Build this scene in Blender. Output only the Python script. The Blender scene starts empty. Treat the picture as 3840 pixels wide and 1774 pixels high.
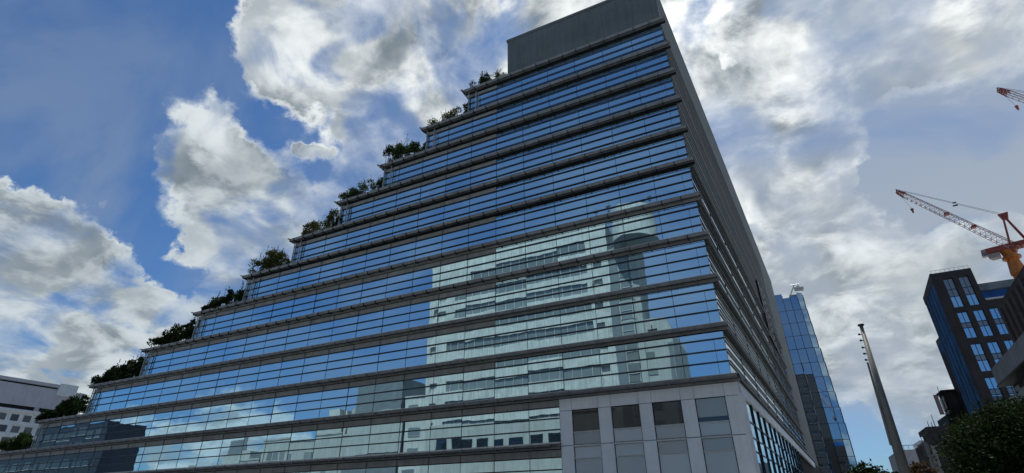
import bpy, math, random
from mathutils import Vector, Matrix
R = math.radians
random.seed(7)
SC = bpy.context.scene
COL = SC.collection

# ------------------------------------------------------------------ camera
cd = bpy.data.cameras.new('camera'); cam = bpy.data.objects.new('camera', cd); COL.objects.link(cam)
FW = Vector((-0.38839117, 0.79225743, 0.47061712)); RT = Vector((0.89615891, 0.44367295, -0.0073159)); UP = Vector((0.21459616, -0.41890629, 0.88230721))
CAM = Vector((3.0249, -45.0082, 1.6))
m = Matrix.Identity(4)
for i in range(3):
    m[i][0] = RT[i]; m[i][1] = UP[i]; m[i][2] = -FW[i]; m[i][3] = CAM[i]
cam.matrix_world = m
cd.sensor_width = 36; cd.lens = 36 * 1984.34 / 3840; cd.clip_start = 0.1; cd.clip_end = 5000
SC.camera = cam

# ------------------------------------------------------------------ sun and exposure
SUN_AZ, SUN_EL = 4.0, 64.0           # degrees clockwise from +Y, and above the horizon
sd_ = Vector((math.sin(R(SUN_AZ)) * math.cos(R(SUN_EL)), math.cos(R(SUN_AZ)) * math.cos(R(SUN_EL)), math.sin(R(SUN_EL))))
sl = bpy.data.lights.new('sun', 'SUN'); sl.energy = 3.0; sl.angle = R(0.6); sl.color = (1.0, 0.95, 0.87)
so = bpy.data.objects.new('sun', sl); COL.objects.link(so); so.rotation_euler = (-sd_).to_track_quat('-Z', 'Y').to_euler(); so.location = (0, 0, 300)
SC.view_settings.view_transform = 'Standard'; SC.view_settings.look = 'None'; SC.view_settings.gamma = 1
SC.view_settings.exposure = 0.50; SC.view_settings.use_curve_mapping = False

# ------------------------------------------------------------------ node helper
class NT:
    def __init__(s, t): s.t = t; s.n = t.nodes; s.l = t.links
    def node(s, typ, **kw):
        n = s.n.new(typ)
        for k, v in kw.items(): setattr(n, k, v)
        return n
    def put(s, sock, v):
        if isinstance(v, bpy.types.NodeSocket): s.l.new(v, sock)
        else: sock.default_value = v
    def math(s, op, a, b=0.0, c=0.0, clamp=False):
        n = s.node('ShaderNodeMath', operation=op, use_clamp=clamp)
        s.put(n.inputs[0], a); s.put(n.inputs[1], b); s.put(n.inputs[2], c); return n.outputs[0]
    def vec(s, op, a, b=(0, 0, 0), sc=None):
        n = s.node('ShaderNodeVectorMath', operation=op); s.put(n.inputs[0], a)
        if sc is not None: s.put(n.inputs['Scale'], sc)
        else: s.put(n.inputs[1], b)
        return n.outputs['Value'] if op in ('DOT_PRODUCT', 'LENGTH') else n.outputs['Vector']
    def noise(s, v, scale, det=4, rough=.5, dist=0.0, lac=2.0):
        n = s.node('ShaderNodeTexNoise'); s.put(n.inputs['Vector'], v)
        n.inputs['Scale'].default_value = scale; n.inputs['Detail'].default_value = det
        n.inputs['Roughness'].default_value = rough; n.inputs['Distortion'].default_value = dist; n.inputs['Lacunarity'].default_value = lac
        return n
    def ramp(s, v, a, b, lo=0.0, hi=1.0, smooth=True):
        n = s.node('ShaderNodeMapRange', interpolation_type='SMOOTHSTEP' if smooth else 'LINEAR', clamp=True)
        s.put(n.inputs['Value'], v); s.put(n.inputs['From Min'], a); s.put(n.inputs['From Max'], b); s.put(n.inputs['To Min'], lo); s.put(n.inputs['To Max'], hi)
        return n.outputs[0]
    def mix(s, f, a, b, blend='MIX'):
        n = s.node('ShaderNodeMix', data_type='RGBA', blend_type=blend); s.put(n.inputs[0], f); s.put(n.inputs[6], a); s.put(n.inputs[7], b); return n.outputs[2]

# ------------------------------------------------------------------ sky (world)
W = bpy.data.worlds.new('World'); SC.world = W; W.use_nodes = True
t = NT(W.node_tree); t.n.clear()
sky = t.node('ShaderNodeTexSky', sky_type='NISHITA', sun_disc=False, sun_elevation=R(SUN_EL), sun_rotation=R(SUN_AZ))
sky.air_density = 1.0; sky.dust_density = 0.6; sky.ozone_density = 2.0
D = t.vec('NORMALIZE', t.node('ShaderNodeTexCoord').outputs['Generated'])
sep = t.node('ShaderNodeSeparateXYZ'); t.put(sep.inputs[0], D); Z = sep.outputs[2]
# cloud masses of the day: (azimuth, elevation, radius, density), degrees; + cloud, - clear sky
MASS = [(-43.0,47.5,14.0,0.34),(-34.4,49.7,9.0,0.20),(-53.5,44.0,4.6,0.24),(-60.5,43.5,2.6,0.16),(-43.5,39.5,3.6,0.16),(-53.6,36.0,3.0,-0.20),(-49.5,38.0,2.6,-0.10),(-65.8,40.8,1.6,0.14),(-64.6,36.6,2.4,0.26),(-61.5,33.5,2.6,0.20),(-60.6,28.4,4.3,0.42),(-54.5,31.0,3.4,0.24),(-51.0,35.0,1.2,0.34),(-47.5,28.5,3.6,0.26),(-70.8,35.6,2.0,0.24),(-70.0,37.0,1.3,0.12),
(-70.6,19.4,5.0,0.40),(-66.0,17.6,3.4,0.40),(-74.0,20.0,3.6,0.34),(-62.4,16.2,2.0,0.3),(-69.5,11.6,5.7,0.22),(-57.2,21.6,4.4,0.26),(-53.5,23.5,3.4,0.28),(-62.4,22.6,2.0,0.10),
(2.0,42.8,8.3,0.32),(15.3,42.5,7.5,0.32),(26.4,38.5,6.0,0.32),(6.6,31.0,4.4,0.40),(10.6,28.5,3.0,0.34),(3.2,23.0,7.7,0.34),(14.5,20.3,2.8,0.24),(20.6,19.6,3.2,0.30),(17.2,18.2,2.4,0.28),(8.9,14.0,6.7,0.22),(10.2,34.5,3.6,0.14),
(-71.3,41.0,6.5,-0.34),(-76.0,30.3,6.5,-0.20),(-64.6,24.6,3.0,-0.36),(-61.3,19.6,1.8,-0.36),(-70.6,25.2,3.2,-0.28),(18.0,25.2,4.0,-0.26),(21.6,30.5,4.6,-0.16),(24.0,24.5,3.0,-0.26),(2.8,42.0,1.0,-0.22),(28,45,9,.30),(34,38,6,.26),(24,41,6,.2),(-20,56,14,.3),(-30,40,7,.12),(5.8,6.5,2.1,-0.38),(-56.7,36.4,2.4,-0.13),(-58.5,18.6,3.6,.24),(-66,10.5,6,.16),(-74,14,6,.24),(12,9,6,.22),(22,13,6,.24),(1,12,6,.2),(20,34,7,.16),(-49,26,3,.1),(-52.0,26.5,4.0,0.26),(-46,24,5,.24),(-75,12,7,.16),(-58.5,24.0,2.2,.16),(-76,33,5,-.16),(-50.5,32.6,1.8,-0.16),
(180,40,60,-0.22),(-127.7,6.0,5.0,0.36),(-120,3.5,5,0.34),(-134,3,4,.3),(-131,15,4.5,-.3),(-150,10,6,.12),(-160,33,8,.08),(150,30,30,-0.1),(90,25,30,0.15)]
w1 = t.noise(D, 5.0, 2, .5); w2 = t.noise(D, 17.0, 5, .62)
warp = t.vec('ADD', t.vec('SCALE', t.vec('SUBTRACT', w1.outputs['Color'], (.5, .5, .5)), sc=0.10), t.vec('SCALE', t.vec('SUBTRACT', w2.outputs['Color'], (.5, .5, .5)), sc=0.09))
DW = t.vec('NORMALIZE', t.vec('ADD', D, warp))
cov = 0.0
for az, el, r, a in MASS:
    c = (math.sin(R(az)) * math.cos(R(el)), math.cos(R(az)) * math.cos(R(el)), math.sin(R(el)))
    dt = t.vec('DOT_PRODUCT', DW, c)
    mk = t.ramp(dt, math.cos(R(r * 1.45)), math.cos(R(r * 0.35)), 0.0, a)
    cov = t.math('ADD', mk, cov)
cov = t.math('MAXIMUM', t.math('MINIMUM', cov, 0.235), -0.4)
def cloud_noise(off):
    # cloud-deck coordinates: flattened towards the horizon
    den = t.math('ADD', Z, 0.42)
    v = t.vec('ADD', D, off)
    n1 = t.node('ShaderNodeVectorMath', operation='DIVIDE'); t.put(n1.inputs[0], v)
    cb = t.node('ShaderNodeCombineXYZ'); t.put(cb.inputs[0], den); t.put(cb.inputs[1], den); t.put(cb.inputs[2], den); t.l.new(cb.outputs[0], n1.inputs[1])
    sc = t.vec('MULTIPLY', n1.outputs[0], (1, 1, 1.6))
    a = t.noise(sc, 7.0, 11, .58, .30).outputs['Fac']; b = t.noise(sc, 3.2, 3, .5, .1).outputs['Fac']
    return t.math('ADD', t.math('MULTIPLY', a, .92), t.math('MULTIPLY', b, .26))
f0 = cloud_noise((0, 0, 0)); f1 = cloud_noise((sd_.x * .035 + .010, sd_.y * .035, sd_.z * .035))
dens = t.math('ADD', f0, cov); dens1 = t.math('ADD', f1, cov)
aw = t.ramp(t.noise(D, 5.5, 3, .5, .5).outputs['Fac'], .40, .58, .16, .50)
alpha = t.ramp(dens, 0.63, t.math('ADD', aw, 0.63))
core = t.ramp(t.math('ADD', cov, t.math('MULTIPLY', t.noise(D, 6.5, 4, .5, .3).outputs['Fac'], .5)), .36, .56)
thick = t.math('MULTIPLY', t.ramp(dens1, 0.69, 0.92), t.math('ADD', t.math('MULTIPLY', core, .62), .38))
lit = t.ramp(t.math('SUBTRACT', f0, f1), -0.06, 0.09)
big = t.noise(D, 4.3, 4, .55, .4).outputs['Fac']
# veil of thin high cloud
vs = t.node('ShaderNodeMapping'); t.put(vs.inputs['Vector'], D); vs.inputs['Rotation'].default_value = (0.3, 0.2, 0.9); vs.inputs['Scale'].default_value = (1.2, 4.0, 3.0)
veil = t.ramp(t.noise(vs.outputs[0], 1.5, 5, .55, .6).outputs['Fac'], 0.36, 0.66, 0.04, 0.66)
veil = t.math('ADD', veil, t.ramp(t.vec('DOT_PRODUCT', D, (0, -.55, .83)), .55, 1.0, 0, .34))
veil = t.math('ADD', veil, t.ramp(t.vec('DOT_PRODUCT', D, (0.28, .80, .53)), .80, .98, 0, .62), clamp=True)
sunny = t.ramp(t.vec('DOT_PRODUCT', D, tuple(sd_)), 0.50, 0.98)
grey = t.mix(t.ramp(big, .42, .64), (.120, .152, .182, 1), (.25, .29, .32, 1))
grey = t.mix(t.math('MULTIPLY', lit, .42), grey, (.47, .51, .53, 1))
white = t.mix(sunny, (.43, .48, .51, 1), (.78, .80, .79, 1))
ccol = t.mix(thick, white, grey)
SKY_S = 0.075
skyc = t.mix(1.0, sky.outputs[0], (SKY_S * .40, SKY_S * .66, SKY_S * .93, 1), 'MULTIPLY')
skyc = t.mix(t.math('MULTIPLY', veil, t.ramp(Z, .9, .25, .35, 1.0)), skyc, t.mix(t.ramp(t.vec('DOT_PRODUCT', D, (0.28, .80, .53)), .75, .98), (.165, .22, .315, 1), (.27, .31, .36, 1)))
out = t.mix(alpha, skyc, ccol)
# ground haze under the horizon
out = t.mix(t.ramp(Z, 0.0, -0.02), out, (.16, .17, .17, 1))
bg = t.node('ShaderNodeBackground'); t.put(bg.inputs[0], out); bg.inputs[1].default_value = 1.0
t.l.new(bg.outputs[0], t.node('ShaderNodeOutputWorld').inputs[0])
W.cycles.sampling_method = 'MANUAL'; W.cycles.sample_map_resolution = 1024

# ------------------------------------------------------------------ materials
MATS = {}
def mat(name, col, rough=.6, metal=0.0, var=.12, scale=1.5, streak=0.0, bump=0.0, spec=.4, fine=0.0):
    if name in MATS: return MATS[name]
    M = bpy.data.materials.new(name); M.use_nodes = True; q = NT(M.node_tree); b = q.n['Principled BSDF']
    tc = q.node('ShaderNodeTexCoord').outputs['Object']; geo = q.node('ShaderNodeNewGeometry').outputs['Position']
    n = q.noise(geo, scale, 5, .6).outputs['Fac']; f = q.ramp(n, .3, .7, 1 - var, 1 + var)
    if streak:
        mp = q.node('ShaderNodeMapping'); q.put(mp.inputs['Vector'], geo); mp.inputs['Scale'].default_value = (2.2, 2.2, .12)
        s2 = q.noise(mp.outputs[0], 1.6, 4, .6).outputs['Fac']; f = q.math('MULTIPLY', f, q.ramp(s2, .35, .75, 1 + streak * .4, 1 - streak))
    oi = q.node('ShaderNodeObjectInfo').outputs['Random']; f = q.math('MULTIPLY', f, q.ramp(oi, 0, 1, 1 - var * .5, 1 + var * .5, False))
    c = q.vec('SCALE', tuple(col[:3]), sc=f); q.put(b.inputs['Base Color'], c)
    b.inputs['Roughness'].default_value = rough; b.inputs['Metallic'].default_value = metal; b.inputs['Specular IOR Level'].default_value = spec
    if bump:
        bp = q.node('ShaderNodeBump'); bp.inputs['Strength'].default_value = bump; bp.inputs['Distance'].default_value = .02
        q.put(bp.inputs['Height'], q.noise(geo, fine or 6, 4, .6).outputs['Fac']); q.l.new(bp.outputs[0], b.inputs['Normal'])
    MATS[name] = M; return M
def glass(name, dark=(.045, .055, .06), tint=(.62, .88, 1.0), amt=.82, wob=.60, wscale=.32):
    if name in MATS: return MATS[name]
    M = bpy.data.materials.new(name); M.use_nodes = True; q = NT(M.node_tree); b = q.n['Principled BSDF']; o = q.n['Material Output']
    oi = q.node('ShaderNodeObjectInfo').outputs['Random']; geo = q.node('ShaderNodeNewGeometry').outputs['Position']
    q.put(b.inputs['Base Color'], q.vec('SCALE', dark, sc=q.math('POWER', oi, 2.0) if amt > .7 else q.ramp(oi, 0, 1, .75, 1.2, False))); b.inputs['Roughness'].default_value = .25
    g = q.node('ShaderNodeBsdfGlossy'); g.inputs['Color'].default_value = (*tint, 1); g.inputs['Roughness'].default_value = 0.0
    bp = q.node('ShaderNodeBump'); bp.inputs['Strength'].default_value = wob; bp.inputs['Distance'].default_value = .012
    q.put(bp.inputs['Height'], q.noise(geo, wscale, 2, .4).outputs['Fac']); q.l.new(bp.outputs[0], g.inputs['Normal'])
    lw = q.node('ShaderNodeLayerWeight'); lw.inputs['Blend'].default_value = .35
    fac = q.math('ADD', q.math('MULTIPLY', lw.outputs['Fresnel'], (1 - amt) if amt > .3 else amt), amt, clamp=True)
    mx = q.node('ShaderNodeMixShader'); q.put(mx.inputs[0], fac); q.l.new(b.outputs[0], mx.inputs[1]); q.l.new(g.outputs[0], mx.inputs[2]); q.l.new(mx.outputs[0], o.inputs[0])
    MATS[name] = M; return M
def leafmat(name, c1, c2):
    if name in MATS: return MATS[name]
    M = bpy.data.materials.new(name); M.use_nodes = True; q = NT(M.node_tree); b = q.n['Principled BSDF']; o = q.n['Material Output']
    geo = q.node('ShaderNodeNewGeometry'); n = q.noise(geo.outputs['Position'], 2.2, 3, .6).outputs['Fac']
    f = q.math('ADD', q.math('MULTIPLY', geo.outputs['Random Per Island'], .6), q.ramp(n, .35, .65, 0, .4))
    c = q.mix(f, (*c1, 1), (*c2, 1)); q.put(b.inputs['Base Color'], c); b.inputs['Roughness'].default_value = .8; b.inputs['Specular IOR Level'].default_value = .1
    tr = q.node('ShaderNodeBsdfTranslucent'); q.put(tr.inputs[0], c)
    mx = q.node('ShaderNodeMixShader'); mx.inputs[0].default_value = .22; q.l.new(b.outputs[0], mx.inputs[1]); q.l.new(tr.outputs[0], mx.inputs[2]); q.l.new(mx.outputs[0], o.inputs[0])
    MATS[name] = M; return M

M_glass = glass('blue_glass')
M_glassd = glass('dark_glass', (.010, .014, .018), (.7, .85, 1.0), .05, .15)
M_pale = glass('pale_glass', (.52, .60, .62), (.8, .9, .95), .02, .15)
M_spand = mat('spandrel_grey', (.30, .305, .30), .55, 0, .14, .8, .12)
M_slab = mat('slate_tile', (.135, .155, .152), .6, 0, .12, .3, .16)
M_side = mat('grey_concrete', (.125, .135, .125), .7, 0, .12, .4, .3)
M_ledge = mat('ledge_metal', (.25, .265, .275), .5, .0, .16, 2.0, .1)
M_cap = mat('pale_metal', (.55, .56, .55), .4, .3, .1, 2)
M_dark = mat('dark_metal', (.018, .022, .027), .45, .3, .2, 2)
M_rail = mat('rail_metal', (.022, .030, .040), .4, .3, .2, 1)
M_mull = mat('mullion_metal', (.20, .21, .22), .4, .5, .1, 2)
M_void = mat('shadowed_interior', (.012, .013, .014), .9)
M_white = mat('white_cladding', (.88, .92, .93), .42, .0, .05, .5, .05)
M_joint = mat('joint_black', (.02, .02, .022), .8)
M_post = mat('post_metal', (.36, .38, .38), .45, .3, .1)
M_soil = mat('soil', (.06, .05, .035), .95)
M_leaf = leafmat('leaf_green', (.018, .040, .012), (.060, .100, .025))
M_leafb = leafmat('leaf_olive', (.035, .055, .016), (.115, .130, .045))
M_leafr = leafmat('leaf_bronze', (.05, .04, .02), (.16, .10, .055))
M_leafd = leafmat('leaf_dark', (.010, .022, .008), (.035, .060, .018))
M_bark = mat('bark', (.06, .045, .03), .9, 0, .3, 6)

# ------------------------------------------------------------------ mesh builder
class MB:
    def __init__(s): s.v = []; s.f = []
    def hexa(s, c8):
        b = len(s.v); s.v += [tuple(p) for p in c8]
        for q in ((0, 3, 2, 1), (4, 5, 6, 7), (0, 1, 5, 4), (1, 2, 6, 5), (2, 3, 7, 6), (3, 0, 4, 7)): s.f.append(tuple(b + i for i in q))
        return s
    def box(s, x0, x1, y0, y1, z0, z1):
        return s.hexa([(x0, y0, z0), (x1, y0, z0), (x1, y1, z0), (x0, y1, z0), (x0, y0, z1), (x1, y0, z1), (x1, y1, z1), (x0, y1, z1)])
    def fbox(s, fr, a0, a1, b0, b1, z0, z1):
        # box in a wall frame: a along the wall, b out of the wall
        o, A, B = fr
        P = lambda a, b, z: (o[0] + A[0] * a + B[0] * b, o[1] + A[1] * a + B[1] * b, z)
        return s.hexa([P(a0, b1, z0), P(a1, b1, z0), P(a1, b0, z0), P(a0, b0, z0), P(a0, b1, z1), P(a1, b1, z1), P(a1, b0, z1), P(a0, b0, z1)])
    def prism(s, poly, z0, z1):
        b = len(s.v); n = len(poly)
        s.v += [(x, y, z0) for x, y in poly] + [(x, y, z1) for x, y in poly]
        s.f.append(tuple(b + i for i in reversed(range(n)))); s.f.append(tuple(b + n + i for i in range(n)))
        for i in range(n):
            j = (i + 1) % n; s.f.append((b + i, b + j, b + n + j, b + n + i))
        return s
    def tube(s, p, q, r0, r1=None, n=6, cap=True):
        p = Vector(p); q = Vector(q); r1 = r0 if r1 is None else r1; d = (q - p)
        if d.length < 1e-6: return s
        d.normalize(); a = d.orthogonal().normalized(); c = d.cross(a); b = len(s.v)
        for (o, r) in ((p, r0), (q, r1)):
            for i in range(n):
                w = 2 * math.pi * i / n; s.v.append(tuple(o + a * (r * math.cos(w)) + c * (r * math.sin(w))))
        for i in range(n):
            j = (i + 1) % n; s.f.append((b + i, b + j, b + n + j, b + n + i))
        if cap: s.f.append(tuple(b + i for i in reversed(range(n)))); s.f.append(tuple(b + n + i for i in range(n)))
        return s
    def leaf(s, p, d, size, wid=.45):
        a = d.orthogonal().normalized(); a = (a * math.cos(random.random() * 6.28) + d.cross(a) * math.sin(random.random() * 6.28))
        b = len(s.v); q = p + d * size; mpt = p + d * size * .5
        s.v += [tuple(p), tuple(mpt + a * size * wid), tuple(q), tuple(mpt - a * size * wid)]; s.f.append((b, b + 1, b + 2, b + 3)); return s
    def build(s, name, material, parent=None, loc=None, smooth=False):
        me = bpy.data.meshes.new(name)
        if loc is not None:
            L = Vector(loc); s.v = [tuple(Vector(v) - L) for v in s.v]
        me.from_pydata(s.v, [], s.f); me.materials.append(material); me.update()
        if smooth:
            me.polygons.foreach_set('use_smooth', [True] * len(me.polygons))
        o = bpy.data.objects.new(name, me); COL.objects.link(o)
        if loc is not None: o.location = loc
        if parent: o.parent = parent
        return o
def root(name, label, cat, loc=(0, 0, 0), group=None):
    o = bpy.data.objects.new(name, None); COL.objects.link(o); o.location = (0, 0, 0); o['label'] = label; o['category'] = cat
    o.empty_display_size = .5
    if group: o['group'] = group
    return o
def tag(o, label, cat, group=None):
    o['label'] = label; o['category'] = cat
    if group: o['group'] = group
    return o
def structure(o): o['kind'] = 'structure'; return o
def stuff(o): o['kind'] = 'stuff'; return o
CACHE = {}
def piece(name, key, make, material, parent, loc, rot=(0, 0, 0)):
    k = (name, key)
    if k not in CACHE:
        b = MB(); make(b); me = bpy.data.meshes.new(name); me.from_pydata(b.v, [], b.f); me.materials.append(material); me.update(); CACHE[k] = me
    o = bpy.data.objects.new(name, CACHE[k]); COL.objects.link(o); o.parent = parent; o.location = loc; o.rotation_euler = rot
    return o

# ------------------------------------------------------------------ ground and streets
structure(MB().box(-1500, 1500, -1500, 1500, -.5, 0).build('ground', mat('ground_paving', (.46, .46, .44), .9, 0, .2, .2)))
structure(MB().box(-400, 400, -43.4, -8, .004, .008).build('road', mat('asphalt', (.05, .05, .052), .9, 0, .2, .6)))
structure(MB().box(4.2, 18, -8, 400, .004, .008).build('side_road', mat('asphalt', (.05, .05, .052))))
structure(MB().box(-400, 3.6, -8, -1.6, 0, .14).build('pavement', mat('paving_stone', (.46, .46, .44), .9, 0, .1, .5)))
structure(MB().box(-400, 3.6, -50, -43.4, 0, .13).build('pavement', mat('paving_stone', (.26, .25, .24))))
mk = MB()
for i in range(-20, 20):
    if not 0 <= i <= 1: mk.box(i * 10, i * 10 + 5, -26.1, -25.9, .0125, .013)
for i in range(9): mk.box(4.6 + i * .95 * 1.5, 5.2 + i * .95 * 1.5, -7.6, -4.4, .0125, .013)
structure(mk.build('road_marking', mat('road_paint', (.75, .75, .72), .8)))

# ------------------------------------------------------------------ MAIN BUILDING
ZK = [z + 1.6 for z in (49.5, 45.5, 41.6, 37.75, 33.85, 29.95, 26.0, 21.95, 17.85, 13.60, 9.45, 5.35, 1.3)]
LK = [25.7, 31.9, 38.4, 45.2, 52.7, 60.7, 69.5, 79.1, 89.7, 101.3, 114.5, 129.0, 145.0]
SD = Vector((0.07122958, 0.99745995, 0)); SN = Vector((0.99745995, -0.07122958, 0)); SLEN = 107.0
XF = -20.5                      # from here to the corner the glazing runs up to the ledge
ZTOP = 58.4
OB = root('office_building', 'long stepped glass office block with planted terraces and a grey slab tower at its corner', 'building')
def mx_(i):                     # mullion positions from the corner
    return -3.5 * i if i <= 8 else -28.0 - 3.72 * (i - 8)
FAR = (SD.x * SLEN, SD.y * SLEN)
def foot(xl, ins=.10, far=SLEN):
    return [(xl, ins), (-ins, ins), (SD.x * far - ins, SD.y * far), (xl, SD.y * far)]
# storey bodies
for k in range(12):
    zb = ZK[k + 1]; zt = ZK[k] if k else ZK[0]
    if k == 0: zt = ZK[0] + .02
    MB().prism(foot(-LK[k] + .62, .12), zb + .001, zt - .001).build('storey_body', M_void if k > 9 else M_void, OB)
# base solid
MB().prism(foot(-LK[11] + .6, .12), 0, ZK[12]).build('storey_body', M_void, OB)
# slab tower
MB().prism([(-19.5, .06), (-.02, .06), (SD.x * SLEN, SD.y * SLEN), (-19.5, SD.y * SLEN)], ZK[0] + .02, 56.2 + 1.6 + .2).build('slab_tower', M_slab, OB)
b = MB(); b.prism([(-19.62, -.02), (.06, -.02), (SD.x * SLEN + .08, SD.y * SLEN), (-19.62, SD.y * SLEN)], 58.0, ZTOP); b.build('parapet', M_slab, OB)
# roof terraces (soil beds)
for k in range(12):
    xr = -LK[k - 1] + .6 if k else -19.5
    MB().box(-LK[k] + .64, xr - .002, .16, 60, ZK[k], ZK[k] + .25).build('planting_bed', M_soil, OB)

BASE_L, BASE_R = -14.55, .36
n_pane = 0
for k in range(12):
    zt, zb = ZK[k], ZK[k + 1]; L = LK[k]
    xend = BASE_L if k >= 10 else 0.0
    xl = -L + .66
    # ledge
    led = MB()
    x1 = BASE_L - .02 if k >= 11 else .55
    led.box(-L + .1, x1, -.14, -.02, zt - .14, zt + .20)                        # beam at the wall, coloured dark on upper floors for recess shade
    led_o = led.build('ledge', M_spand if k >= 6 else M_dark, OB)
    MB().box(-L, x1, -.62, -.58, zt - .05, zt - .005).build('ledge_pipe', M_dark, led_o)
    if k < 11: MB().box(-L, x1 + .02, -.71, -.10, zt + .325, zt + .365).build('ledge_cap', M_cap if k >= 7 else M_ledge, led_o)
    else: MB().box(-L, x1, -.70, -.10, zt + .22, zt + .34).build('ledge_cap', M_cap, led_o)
    if k < 10:
        MB().box(-L - .25, -L, -.95, 4.0, zt + .27, zt + .37).build('ledge_tip', M_cap, led_o)
    n = int((L - .2) / 1.75); far = MB(); fb = MB()
    for i in range(n + 1):
        xa = -1.75 * i + .45; xb = max(xa - 1.68, -L)
        if k == 11 and xa > BASE_L: continue
        if xa - xb < .2: continue
        def mkp(q, w=xa - xb):
            q.hexa([(-w, -.60, .06), (0, -.60, .06), (0, -.16, .08), (-w, -.16, .08), (-w, -.70, .32), (0, -.70, .32), (0, -.16, .32), (-w, -.16, .32)])
        if k <= 8: piece('ledge_panel', round(xa - xb, 2), mkp, M_ledge, led_o, (xa, 0, zt))
        else:
            bb = MB(); mkp(bb); off = len(far.v); far.v += [(v[0] + xa, v[1], v[2] + zt) for v in bb.v]; far.f += [tuple(j + off for j in f) for f in bb.f]
        fb.box(xb - .055, xb - .015, -.73, -.05, zt - .05, zt + .322)
    if k > 8: stuff(far.build('ledge_panel', M_ledge, led_o))
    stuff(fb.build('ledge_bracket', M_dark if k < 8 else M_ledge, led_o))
    # sun rails
    for j, dz in enumerate((.80, 1.75, 2.68)):
        xr = BASE_L - .03 if k >= 10 else .12
        MB().box(-L + .35, xr, -.13, -.05, zt - dz - .036, zt - dz + .036).build('sun_rail', M_rail, OB)
        if k >= 8: MB().box(-L + .35, xr, -.132, -.12, zt - dz + .038, zt - dz + .05).build('rail_lip', M_mull, OB)
    # bays
    i = 0
    while True:
        a = mx_(i); bx = mx_(i + 1); i += 1
        if a <= xl + .3: break
        if bx < xl + .3: bx = xl
        if a > xend + .01:
            if bx >= xend: continue
            a = xend
        full = (bx > XF - .8) and k < 10
        top = zt - .21 if full else zt - .80
        bot = zb + .42
        w = a - bx - .03; h = top - bot; cx = (a + bx) / 2; cz = (top + bot) / 2
        rx = random.gauss(0, .0022); rz = random.gauss(0, .0038)
        g = M_glass
        piece('pane', (round(w, 2), round(h, 2)), lambda q: q.box(-w / 2, w / 2, -.012, .012, -h / 2, h / 2), g, OB, (cx, .01, cz), (rx, 0, rz)); n_pane += 1
        if not full:
            piece('spandrel_panel', (round(w, 2), round(zt - .21 - top, 2)), lambda q: q.box(-w / 2, w / 2, -.02, .02, 0, zt - .21 - top), M_spand, OB, (cx, -.015, top))
        # mullion at the left side of the bay: dark over the glass, pale over the spandrel
        if bx > xl + .1:
            mm = MB()
            mm.box(bx - .028, bx + .028, -.07, .06, bot - .1, zt - .8); 
            mo = piece('mullion', (round(zt - .8 - bot, 2),), lambda q: q.box(-.018, .018, -.030, .06, 0, zt - .8 - bot + .1), M_rail, OB, (bx, 0, bot - .1))
            if not full: piece('spandrel_clip', 0, lambda q: q.box(-.045, .045, -.10, .0, 0, .55), M_mull, OB, (bx, -.03, zt - .79))
            else: piece('mullion', ('s',), lambda q: q.box(-.018, .018, -.030, .06, 0, .58), M_rail, OB, (bx, 0, zt - .79))
    # sill transom above the next ledge
    MB().box(xl, xend, -.05, .05, zb + .36, zb + .43).build('sill', M_cap, OB)
    # end frame with rungs
    if k < 11:
        e = MB(); h0 = zb + .4; h1 = zt - .2
        e.box(xl - .10, xl + .02, -.10, .10, h0, h1); ef = e.build('end_frame', M_post, OB)
        e = MB(); e.box(xl + 1.02, xl + 1.13, -.30, -.20, h0, h1 + .1); e.box(xl - .06, xl + .03, -.34, -.24, h0, h1 + .1)
        for r_ in range(7): e.box(xl + 1.13, xl + 1.45, -.30, -.26, h0 + .2 + r_ * .42, h0 + .25 + r_ * .42)
        e.box(xl + 1.45, xl + 1.50, -.30, -.24, h0, h1 - .8); e.build('end_ladder', M_post, ef)
print('panes', n_pane)

# near-corner extra mullion on the glass, as in the photo
for k in range(10):
    piece('mullion', 'corner', lambda q: q.box(-.015, .015, -.04, .03, 0, 2.9), M_mull, OB, (-.82, 0, ZK[k + 1] + .43))

M_sideg = glass('side_glass', (.03, .035, .035), (.70, .80, .84), .45, .3, .3)
# ---- side face
FS = ((0, 0), (SD.x, SD.y), (SN.x, SN.y))
NS = SLEN - .5
MB().fbox(FS, .02, SLEN, -.10, 0.02, ZK[0] - .9, 58.0).build('side_wall', M_side, OB)
MB().fbox(FS, 74, SLEN, -.10, .03, ZK[10] + .5, ZK[0] - .9).build('side_wall', M_side, OB)
for k in range(10):
    zt, zb = ZK[k], ZK[k + 1]
    if k < 5:
        MB().fbox(FS, .02, 74, -.08, .04, zb - .01, zt - .02 - (0 if k else .9)).build('side_wall', M_side, OB)
        sm = MB()
        for dz in (0.1, .9, 1.8, 2.7): sm.fbox(FS, .04, 74, .04, .10, zt - dz - .22 - (.95 if k == 0 else 0), zt - dz - (.95 if k == 0 else 0))
        stuff(sm.build('wall_rib', M_side, OB)); continue
    lo = MB().fbox(FS, .56, 74, .03, .32, zt - .02, zt + .40).build('side_ledge', M_side, OB)
    MB().fbox(FS, .56, 74, .32, .35, zt + .30, zt + .36).build('ledge_trim', M_mull, lo)
    MB().fbox(FS, .02, 74, -.06, .02, zb + .42, zt - .02).build('side_glazing', M_sideg, OB)
    for dz in (.80, 1.75, 2.68):
        MB().fbox(FS, .10, 74, .06, .17, zt - dz - .05, zt - dz + .05).build('side_rail', M_rail, OB)
    sm = MB()
    for j in range(1, 10): sm.fbox(FS, j * 7.8 - .03, j * 7.8 + .03, .02, .055, zb + .42, zt - .02)
    stuff(sm.build('side_mullion', M_dark, OB))
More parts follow.
